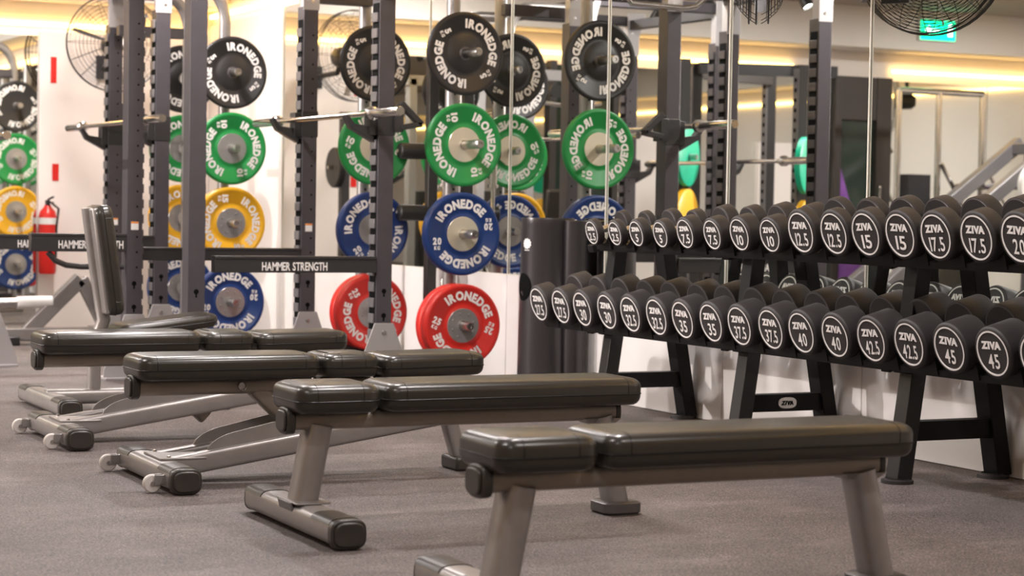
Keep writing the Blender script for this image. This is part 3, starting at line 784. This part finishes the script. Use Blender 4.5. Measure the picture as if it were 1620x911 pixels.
# ---- near cage (between benches and mirror)
rk = thing('power_rack', 'grey power rack cage nearer the dumbbell rack, plates on its mirror side', 'power rack', (0, 0, 0))
upright(rk, 4.235, 10.06, side=-1, holes=False); upright(rk, 4.245, 11.22, side=-1, sticker=True)
upright(rk, 3.20, 10.06, side=1, holes=False, pr=.006); upright(rk, 3.175, 11.10, side=1, sticker=True)
for x, y in ((4.235, 10.06), (4.245, 11.22), (3.20, 10.06), (3.175, 11.10)): top_plates(rk, x, y)
safety_beam(rk, 3.29, 4.185, 10.02, .628, .700, text_x=3.725)
safety_beam(rk, 3.22, 4.20, 11.19, .655, .715)
m = MB()
for a, b in (((4.24, 10.06, 2.33), (4.24, 11.2, 2.33)), ((3.19, 10.06, 2.33), (3.19, 11.1, 2.33)), ((3.19, 10.06, 2.36), (4.24, 10.06, 2.36)), ((3.19, 11.1, 2.36), (4.24, 11.2, 2.36)),
             ((4.24, 10.10, .05), (4.24, 11.2, .05)), ((3.19, 10.12, .05), (3.19, 11.1, .05)), ((4.24, 10.17, 2.2), (4.70, 10.17, 2.2)), ((4.24, 11.32, 2.2), (4.68, 11.32, 2.2)),
             ((4.24, 10.17, .12), (4.70, 10.17, .12)), ((4.24, 11.32, .12), (4.68, 11.32, .12))):
    m = MB(); m.beam(a, b, .07, .07); m.obj('cross_beam', 'upright', rk, bevel=.004)
j_hook(rk, 4.235, 10.06, 1.42, -1); j_hook(rk, 4.245, 11.22, 1.44, -1)
m = MB(); m.box((4.30, 10.03, 1.44), (.05, .09, .13)); m.beam((4.31, 10.0, 1.53), (4.43, 10.0, 1.42), .05, .03); m.beam((4.31, 10.0, 1.40), (4.43, 10.0, 1.42), .05, .03)
m.obj('dip_bracket', 'arm', rk, bevel=.003)
m = MB(); m.tube([(4.64, 9.94, 2.30), (4.62, 9.94, 2.20), (4.56, 9.94, 2.135), (4.22, 9.94, 2.125), (4.14, 9.94, 2.14), (4.07, 9.94, 2.20), (4.04, 9.94, 2.30)], .017, 12); m.obj('pull_up_bar', 'chrome', rk)
ZA = [1.812, 1.320, .838, .342]
storage(rk, 4.70, 10.19, ZA, 2.3, lens=(.30, .34, .29, .25))
ZB2 = [z_at(590, 101, 11.2), z_at(587, 237, 11.2), z_at(582, 357, 11.2), z_at(575, 495, 11.2)]
ZB2 = spread(ZB2); storage(rk, 4.665, 11.372, ZB2, 2.3)
# spotter arm reaching out to the room side
safety_beam(rk, 2.60, 3.13, 11.07, .705, .790, text_x=2.93, name='spotter_arm', tw=.36)
m = MB(); m.tube([(2.70, 11.07, .70), (2.74, 11.07, .655), (2.80, 11.07, .63), (2.88, 11.07, .622), (3.12, 11.07, .622)], .016, 12); m.obj('spotter_handle', 'arm', rk)

# ---- far cage
rf = thing('power_rack', 'grey power rack cage farther back at left before the white wall', 'power rack', (0, 0, 0))
upright(rf, 3.645, 12.15, side=-1, z1=2.15, holes=False); upright(rf, 3.685, 13.35, side=-1, z1=2.15, sticker=True)
upright(rf, 2.60, 12.15, side=1, z1=2.15); upright(rf, 2.62, 13.35, side=1, z1=2.15)
for x, y in ((3.645, 12.15), (3.685, 13.35), (2.60, 12.15), (2.62, 13.35)): top_plates(rf, x, y, 2.15)
safety_beam(rf, 2.64, 3.60, 12.12, .69, .765, text_x=2.95)
m = MB()
for a, b in (((3.645, 12.15, 2.36), (3.685, 13.35, 2.36)), ((2.60, 12.15, 2.36), (2.62, 13.35, 2.36)), ((2.6, 12.15, 2.39), (3.64, 12.15, 2.39)), ((2.62, 13.35, 2.39), (3.68, 13.35, 2.39)),
             ((3.66, 12.2, .05), (3.66, 13.3, .05)), ((3.66, 12.33, .12), (4.12, 12.33, .12)), ((3.66, 13.17, .12), (4.12, 13.17, .12)), ((3.66, 13.17, 2.1), (4.10, 13.17, 2.1))):
    m = MB(); m.beam(a, b, .07, .07); m.obj('cross_beam', 'upright', rf, bevel=.004)
j_hook(rf, 3.645, 12.15, 1.42, -1); j_hook(rf, 3.685, 13.35, 1.42, -1)
j_hook(rf, 2.60, 12.15, 1.285, -1); j_hook(rf, 2.62, 13.35, 1.285, -1)
ZC2 = [z_at(370, 115, 12.19), z_at(369, 235, 12.19), z_at(368, 353, 12.19), z_at(364, 478, 12.19)]
ZC2 = spread(ZC2); storage(rf, 4.12, 12.36, ZC2, 2.12, bend=True)
ZD = [z_at(265, 128, 13.4), z_at(263, 232, 13.4), z_at(260, 344, 13.4), z_at(258, 455, 13.4)]
ZD = spread(ZD); storage(rf, 4.13, 13.15, ZD, 2.12, bend=True, peg=1)

NM = ['top', 'second from the top', 'third from the top', 'lowest']
colA = [('p_black', -62, 'rack_side', False), ('p_green', -82, 'disc', False), ('p_blue', 0, 'disc', False), ('p_red', -25, 'steel', True)]
for i, (c, ro_, ds, bl) in enumerate(colA):
    plate(c, 4.70, 10.0+(.02 if c != 'p_red' else 0), ZA[i], ro_, f'{CN[c]} weight plate on the post beside the black bin', 'plates on the post beside the bin', ds, bl)
plate('p_red', 4.70, 10.072, ZA[3], 30, 'red 25 kg weight plate tucked behind the red one beside the black bin', 'plates on the post beside the bin', 'steel', True, text=False)
colB = [('p_black', -72, 'rack_side', False), ('p_green', -27, 'disc', False), ('p_blue', 35, 'steel', False), ('p_red', -62, 'steel', True)]
for i, (c, ro_, ds, bl) in enumerate(colB):
    plate(c, 4.665, 11.19, ZB2[i], ro_, f'{CN[c]} weight plate half hidden behind the nearer grey upright', 'plates behind the grey upright', ds, bl)
plate('p_red', 4.665, 11.262, ZB2[3], 30, 'red 25 kg weight plate stacked behind the half hidden red one', 'plates behind the grey upright', 'steel', True, text=False)
colC = [('p_black', -50, 'rack_side', False), ('p_green', -85, 'steel', False), ('p_yellow', -90, 'steel', True), ('p_blue', -4, 'steel', True)]
for i, (c, ro_, ds, bl) in enumerate(colC):
    plate(c, 4.12, 12.19, ZC2[i], ro_, f'{CN[c]} weight plate fully visible before the white wall', 'plates before the white wall', ds, bl)
plate('p_yellow', 4.12, 12.243, ZC2[2], 10, 'yellow 15 kg weight plate stacked behind the other yellow one before the white wall', 'plates before the white wall', 'steel', True, text=False)
for i, (c, ro_, ds, bl) in enumerate([('p_black', -10, 'rack_side', False), ('p_green', 170, 'steel', False), ('p_yellow', -20, 'steel', True), ('p_blue', 20, 'steel', True)]):
    plate(c, 4.13, 13.24, ZD[i], ro_, f'{CN[c]} weight plate behind the silver perforated post at left', 'plates on the perforated post', ds, bl)

# ---- barbells
def barbell(label, x, yc, z, slope=0, L=2.2):
    t = thing('barbell', label, 'barbell', (x, yc, z), (slope, 0, 0), 'barbells resting on the racks')
    h = L/2
    MB().tube([(0, -h+.40, 0), (0, h-.40, 0)], .0142, 16).obj('shaft', 'chrome', t)
    for s in (-1, 1):
        m = MB(); m.lathe([(0, 0), (0, .022), (.010, .025), (.36, .025), (.364, .036), (.395, .036), (.40, .030), (.42, .024), (.42, 0)], (0, s*h, 0), (0, -s, 0), 24)
        o = m.obj('sleeve', 'chrome', t)
        MB().lathe([(-.002, 0), (-.002, .012), (.001, .013)], (0, s*h, 0), (0, s, 0), 14).obj('sleeve_bolt', 'steel', o)
    return t
barbell('chrome barbell racked across the nearer power rack, sleeve end at centre left', 4.115, 10.64, 1.465)
barbell('chrome barbell racked on the far cage at left with a reddish sleeve end', 3.51, 12.75, 1.475)
barbell('thin chrome barbell seen only in the mirror at right', 2.48, 12.2, 1.33)

# ---- items between the racks and the mirror
def roller_stand():
    t = thing('roller_pad_stand', 'black stand with two round foam rollers between the plate posts', 'exercise stand', (5.0, 11.12, 0))
    m = MB(); m.box((0, 0, .95), (.06, .06, 1.9)); m.box((0, 0, .02), (.20, .4, .04)); m.obj('post', 'arm', t, bevel=.004)
    for z in (1.31, .945):
        m = MB(); m.tube([(-.22, 0, z), (.03, 0, z)], .012, 10); m.obj('axle', 'chrome', t)
        m = MB(); m.lathe([(0, .012), (0, .040), (.006, .048), (.17, .048), (.176, .040), (.176, .012)], (-.21, 0, z), (1, 0, 0), 24); m.obj('foam_roller', 'plastic_black', t)
roller_stand()
for (x, y, lab) in ((4.93, 11.75, 'zigzag chrome curl bar standing left of the half hidden plates'), (4.96, 10.84, 'zigzag chrome curl bar standing beside the foam rollers')):
    t = thing('curl_bar', lab, 'curl bar', (x, y, 0), (0, 0, 0), 'curl bars standing by the mirror')
    m = MB(); m.tube([(0, 0, .42), (0, .0, .55), (.03, 0, .64), (.0, 0, .74), (.03, 0, .84), (0, 0, .93), (0, 0, 1.12)], .0135, 12); m.obj('shaft', 'chrome', t)
    for z0 in (.02, 1.10):
        m = MB(); m.lathe([(0, 0), (0, .024), (.38, .024), (.38, .033), (.40, .033), (.40, 0)] if z0 < 1 else [(0, 0), (0, .033), (.02, .033), (.02, .024), (.28, .024), (.28, 0)], (0, 0, z0), (0, 0, 1), 16); m.obj('sleeve', 'chrome', t)

# ================================================================== WALL FANS
def wall_fan(loc, rot, label, r=.36, arm=.3, ceiling=False, NR=13, wire=.0013):
    t = thing('wall_fan', label, 'fan', loc, rot, 'large caged fans')
    # local: front faces -y
    m = MB()
    for rr, yy in ((r, 0), (r*.995, -.03), (r*.99, .05)):
        m.tube([(rr*math.cos(a), yy, rr*math.sin(a)) for a in [2*PI*k/48 for k in range(49)]], .004, 6, cap=False)
    for sgn in (-1, 1):
        for k in range(1, NR):
            f = k/NR; rr = r*f; yy = sgn*.10*(1-f**6) + (0 if sgn < 0 else .02)
            m.tube([(rr*math.cos(a), yy, rr*math.sin(a)) for a in [2*PI*j/40 for j in range(41)]], wire, 4, cap=False)
        for k in range(16):
            a = 2*PI*k/16
            m.tube([(r*f*math.cos(a), sgn*.10*(1-f**6)+(0 if sgn < 0 else .02), r*f*math.sin(a)) for f in (.1, .4, .6, .75, .85, .93, .97, 1)], .0017, 4)
    m.obj('cage', 'fan', t)
    b = MB()
    for k in range(3):
        a0 = 2*PI*k/3+.75; vs = []; 
        for f in (.12, .35, .6, .82, .9):
            wv = .10*math.sin(min(1, f*1.25)*PI*.62)+.015
            for sg in (-1, 1):
                aa = a0 + sg*wv*.5/(f)*.6
                vs.append((r*f*math.cos(aa), .015+sg*.022, r*f*math.sin(aa)))
        fs = [(2*i, 2*i+1, 2*i+3, 2*i+2) for i in range(4)]
        vs2 = [(p[0], p[1]+.004, p[2]) for p in vs]; n0 = len(vs)
        b.add(vs+vs2, fs+[(n0+2*i, n0+2*i+2, n0+2*i+3, n0+2*i+1) for i in range(4)]+[(0, 2, n0+2, n0), (2, 4, n0+4, n0+2), (4, 6, n0+6, n0+4), (6, 8, n0+8, n0+6), (1, n0+1, n0+3, 3), (3, n0+3, n0+5, 5), (5, n0+5, n0+7, 7), (7, n0+7, n0+9, 9)])
    b.obj('blades', 'fan_grey', t)
    h = MB(); h.lathe([(-.11, 0), (-.11, .03), (-.10, .05), (-.02, .055), (-.02, 0)], (0, 0, 0), (0, 1, 0), 20); h.obj('hub', 'label', t)
    h = MB(); h.lathe([(.10, 0), (.10, .07), (.13, .085), (.27, .08), (.31, .05), (.31, 0)], (0, 0, 0), (0, 1, 0), 20); mo = h.obj('motor', 'fan', t)
    h = MB()
    if ceiling: h.tube([(0, .22, .05), (0, .22, ceiling)], .022, 10); h.lathe([(0, 0), (0, .06), (.02, .06), (.02, 0)], (0, .22, ceiling-.02), (0, 0, 1), 16)
    else: h.tube([(0, .25, -.04), (0, .30, -.12), (0, arm+.2, -.14)], .022, 10); h.box((0, arm+.2, -.14), (.12, .02, .18))
    h.obj('mount_arm', 'fan', mo)
wall_fan((4.15, 15.0, 2.16), (0, 0, R(-8)), 'large wire-caged fan on the white wall at upper left', arm=.46)
wall_fan((4.67, 7.14, 2.085), (0, 0, R(-123.3)), 'dark wire-caged fan above the dumbbells, its larger reflection beside it in the mirror', r=.325, arm=.24, NR=24, wire=.0016)
wall_fan((-2.6, 14.2, 2.15), (0, 0, R(60)), 'caged fan near the far left corner seen only in the mirror', ceiling=.70)

# exit sign on far bulkhead
t = thing('exit_sign', 'green lit exit sign on the far bulkhead, reflected behind the fan', 'exit sign', (-1.72, YF-.46, 2.69))
MB().box((0, 0, 0), (.42, .035, .20)).obj('housing', 'label', t, bevel=.005)
MB().box((0, -.0185, 0), (.40, .003, .18)).obj('green_panel', 'exit', t, smooth=0)
m = MB(); m.box((-.14, -.021, -.01), (.05, .003, .08)); m.box((-.14, -.021, .05), (.03, .003, .03)); m.box((.05, -.021, 0), (.12, .003, .02)); m.prism([(0, -.04), (.05, 0), (0, .04)], (.10, -.020, 0), (1, 0, 0), (0, 0, 1), (0, -.003, 0)); m.obj('pictogram', 'exitw', t, smooth=0)

# fire extinguisher + signs
t = thing('fire_extinguisher', 'red fire extinguisher with a white label on the wall at far left', 'fire extinguisher', (3.80, YF-.10, 0))
m = MB(); m.lathe([(.42, 0), (.42, .06), (.44, .068), (.86, .068), (.90, .058), (.93, .03), (.95, .022), (.95, 0)], (0, 0, 0), (0, 0, 1), 28); m.obj('cylinder', 'red', t)
m = MB(); m.lathe([(0, .0685), (0, .0695), (.05, .0695), (.05, .0685)], (0, 0, .80), (0, 0, 1), 28); m.obj('label', 'label', t)
m = MB(); m.box((0, 0, .965), (.03, .05, .04)); m.beam((0, -.02, .99), (.02, -.10, 1.01), .015, .012); m.beam((0, -.02, .97), (.02, -.09, .965), .015, .012); m.obj('valve_handle', 'plastic_black', t, bevel=.002)
m = MB(); m.tube([(.03, -.02, .96), (.07, -.06, .92), (.05, -.08, .78), (.045, -.075, .50)], .009, 8); m.obj('hose', 'plastic_black', t)
m = MB(); m.box((0, .085, .7), (.05, .02, .12)); m.obj('bracket', 'plastic_black', t)
tag(MB().box((3.86, YF-.008, 1.985), (.045, .006, .20)).obj('safety_sign', 'red', smooth=0), 'narrow red sign high on the white wall at left', 'sign')
tag(MB().box((3.88, YF-.008, 1.20), (.05, .006, .13)).obj('safety_sign', 'red', smooth=0), 'small red and white sign just above the fire extinguisher', 'sign')

# silver machine frame far left behind
t = thing('exercise_machine', 'silver framed machine on the floor at the far left behind the racks', 'exercise machine', (3.0, 14.0, 0))
m = MB(); m.box((.1, -.1, .07), (1.9, .09, .09)); m.box((-.55, .2, .07), (.09, .7, .09)); m.obj('base_frame', 'silver', t, bevel=.01)
m = MB(); m.beam((.25, -.1, .08), (.62, -.1, .45), .07, .10); m.beam((.62, -.1, .45), (.80, -.1, .10), .07, .09); m.obj('strut', 'silver', t, bevel=.01)
m = MB(); m.tube([(-.6, -.1, .27), (.45, -.1, .29)], .035, 14); m.obj('sleeve_bar', 'steel', t)
m = MB(); m.tube([(.18, -.1, .285), (.42, -.1, .29)], .042, 14); m.obj('sleeve', 'label', t)
m = MB(); m.box((.13, -.16, .03), (.10, .12, .06)); m.obj('rubber_foot', 'plastic_black', t, bevel=.01)

# track spotlights (seen in the mirror) and ceiling track
def spot(x, y, a, lab, z=ZC, drop=.13):
    t = thing('track_spotlight', lab, 'spotlight', (x, y, z), (0, 0, R(a)), 'track spotlights')
    m = MB(); m.box((0, 0, -.02), (.12, .04, .04)); m.tube([(0, 0, -.03), (0, 0, -drop+.03)], .008, 8); m.obj('bracket', 'plastic_black', t)
    d = Vector((.55, 0, -.83)).normalized(); s = Vector((0, 0, -drop))
    m = MB(); m.lathe([(-.08, 0), (-.08, .04), (.09, .045), (.09, .038), (.08, .038)], s, d, 18); h = m.obj('lamp_head', 'plastic_black', t)
    MB().lathe([(.075, .037), (.078, 0)], s, d, 18).obj('lens', 'lamp', h)
for x, y, a, l in ((-1.2, 12.6, 200, 'black track spotlight nearest the exit sign'), (-2.5, 11.0, 150, 'black track spotlight left of the hanging fan in the mirror'),
                (-2.8, 6.0, 120, 'black track spotlight over the left side of the room'), (-1.5, 3.0, 60, 'black track spotlight behind the camera left')):
    spot(x, y, a, l)
spot(2.05, 13.9, 70, 'black spotlight reflected left of the grey upright top', drop=.33)
spot(2.13, 13.0, 200, 'black spotlight reflected beside the pale gusset plate', drop=.37)
spot(2.0, 12.0, 250, 'lit spotlight reflected between the two right uprights', drop=.37)

# ---- third rack and machines seen only in the mirror
def mirror_rack():
    t = thing('power_rack', 'dark perforated rack with teal plates seen only in the mirror', 'power rack', (0, 0, 0))
    for x, y in ((.90, 13.6), (.60, 14.5), (1.45, 14.0), (1.64, 14.0), (1.98, 13.62)):
        m = MB(); m.box((x, y, 1.08), (.08, .08, 2.16)); u = m.obj('upright', 'arm', t)
        m = MB(); m.box((x+.045, y, 1.08), (.012, .07, 2.1)); u2 = m.obj('hook_strip', 'strip', u)
        m = MB()
        for k in range(24): m.box((x+.052, y, .2+.08*k), (.004, .03, .03))
        m.obj('slots', 'slot', u2)
    m = MB(); m.beam((.55, 13.62, 2.12), (1.66, 13.92, 2.12), .08, .09); m.beam((.60, 14.5, 2.10), (1.60, 14.1, 2.10), .08, .09); m.obj('cross_beam', 'arm', t)
mirror_rack()
for x, y, z, c, l in ((.93, 13.42, 1.36, 'teal', 'right teal weight plate on the dark rack seen in the mirror'), (.93, 13.42, .86, 'p_yellow', 'right yellow weight plate on the dark rack seen in the mirror'),
                      (1.98, 13.5, 1.40, 'teal', 'left teal weight plate on the dark rack seen in the mirror'), (1.98, 13.5, .93, 'p_yellow', 'left yellow weight plate on the dark rack seen in the mirror')):
    t = thing('weight_plate', l, 'weight plate', (x, y, z), (0, 0, R(-38)), 'plates on the reflected rack')
    MB().lathe([(0, .03), (.0, .21), (.006, .225), (.05, .225), (.056, .21), (.056, .03)], (0, 0, 0), (0, 1, 0), 40).obj('rubber_body', c, t)
    MB().lathe([(-.06, 0), (-.06, .024), (.10, .024), (.10, 0)], (0, 0, 0), (0, 1, 0), 16).obj('hub', 'steel', t)

def leg_press():
    t = thing('leg_press', 'grey plate-loaded leg press seen only in the mirror at the right edge', 'exercise machine', (-1.5, 14.2, 0))
    m = MB(); m.beam((1.3, 0, .2), (-.78, 0, 1.66), .10, .12); m.beam((1.3, .5, .2), (-.78, .5, 1.66), .10, .12); m.beam((-.7, .25, 1.55), (-.7, .25, .05), .1, .1, up=(1, 0, 0)); m.box((.25, .25, .05), (2.2, .6, .1)); m.box((-.7, .25, 1.6), (.10, .6, .10)); m.obj('frame', 'strip', t, bevel=.01)
    m = MB(); m.box((.5, .25, .5), (.5, .5, .12), (0, R(-50), 0)); m.obj('backrest', 'vinyl', t, bevel=.03)
    m = MB(); m.tube([(-.35, -.35, 1.25), (-.35, .85, 1.25)], .03, 12); m.obj('loading_bar', 'chrome', t)
    m = MB(); m.lathe([(0, 0), (0, .22), (.06, .22), (.06, 0)], (-.35, -.3, 1.25), (0, 1, 0), 32); m.obj('mounted_disc', 'label', t)
leg_press()
def cable_machine():
    t = thing('cable_machine', 'chrome cable machine with long rods seen only in the mirror', 'exercise machine', (-1.5, 14.9, 0))
    m = MB()
    for x in (-.5, 0., .45): m.tube([(x, 0, .05), (x, 0, 2.1)], .028, 12)
    m.tube([(-.5, 0, 2.1), (.45, 0, 2.1)], .03, 12); m.obj('frame', 'chrome', t)
    m = MB(); m.tube([(-.5, -.05, 1.45), (-.85, -.05, .95)], .02, 10); m.tube([(.0, -.05, 1.45), (-.35, -.05, .95)], .02, 10); m.tube([(-.9, -.05, 1.0), (-.1, -.05, 1.0)], .02, 10); m.obj('handle_arm', 'chrome', t)
    m = MB(); m.box((.2, .1, .7), (.25, .2, 1.3)); m.obj('weight_stack', 'fan', t)
cable_machine()

# multi-station cable tower standing left of the far rack (seen in the mirror between the plates)
def cable_tower():
    t = thing('cable_tower', 'dark cable tower with weight stack and pulleys, reflected behind the coloured plates', 'exercise machine', (2.62, 15.0, 0))
    m = MB()
    for x in (-.45, .0, .45): m.box((x, 0, 1.05), (.07, .10, 2.1))
    m.box((0, 0, 2.08), (1.0, .10, .09)); m.box((0, 0, .05), (1.1, .5, .08)); m.obj('frame', 'gusset', t, bevel=.006)
    m = MB(); m.box((.22, 0, .62), (.30, .16, 1.0)); m.obj('weight_stack', 'fan', t, bevel=.004)
    m = MB(); m.box((-.22, -.10, .80), (.26, .06, .70), (R(12), 0, 0)); m.obj('back_pad', 'vinyl', t, bevel=.02)
    m = MB(); m.box((-.22, -.32, .46), (.28, .36, .08)); m.obj('seat', 'vinyl', t, bevel=.02)
    m = MB(); m.tube([(-.42, -.06, 1.95), (-.50, -.30, 1.85), (-.20, -.45, 1.80), (.10, -.30, 1.85), (.02, -.06, 1.95)], .018, 10); m.obj('pull_bar', 'chrome', t)
    for x in (-.22, .22):
        MB().lathe([(0, 0), (0, .06), (.02, .06), (.02, 0)], (x, -.07, 1.95), (0, 1, 0), 20).obj('pulley', 'plastic_black', t)
cable_tower()

# slim dark stand by the white wall, its reflection falls beside the nearer rack
t = thing('bar_stand', 'slim dark bar stand before the white wall behind the racks', 'bar stand', (4.20, 15.1, 0))
m = MB(); m.box((0, 0, .86), (.07, .07, 1.72)); m.box((0, 0, .02), (.34, .34, .04)); m.obj('post', 'arm', t, bevel=.004)
m = MB(); m.lathe([(0, .02), (0, .15), (.01, .16), (.05, .16), (.06, .15), (.06, .02)], (.04, 0, 1.28), (1, 0, 0), 32); m.obj('rubber_disc', 'plastic_black', t)
m = MB(); m.tube([(.0, 0, 1.28), (.14, 0, 1.28)], .014, 10); m.obj('peg', 'chrome', t)
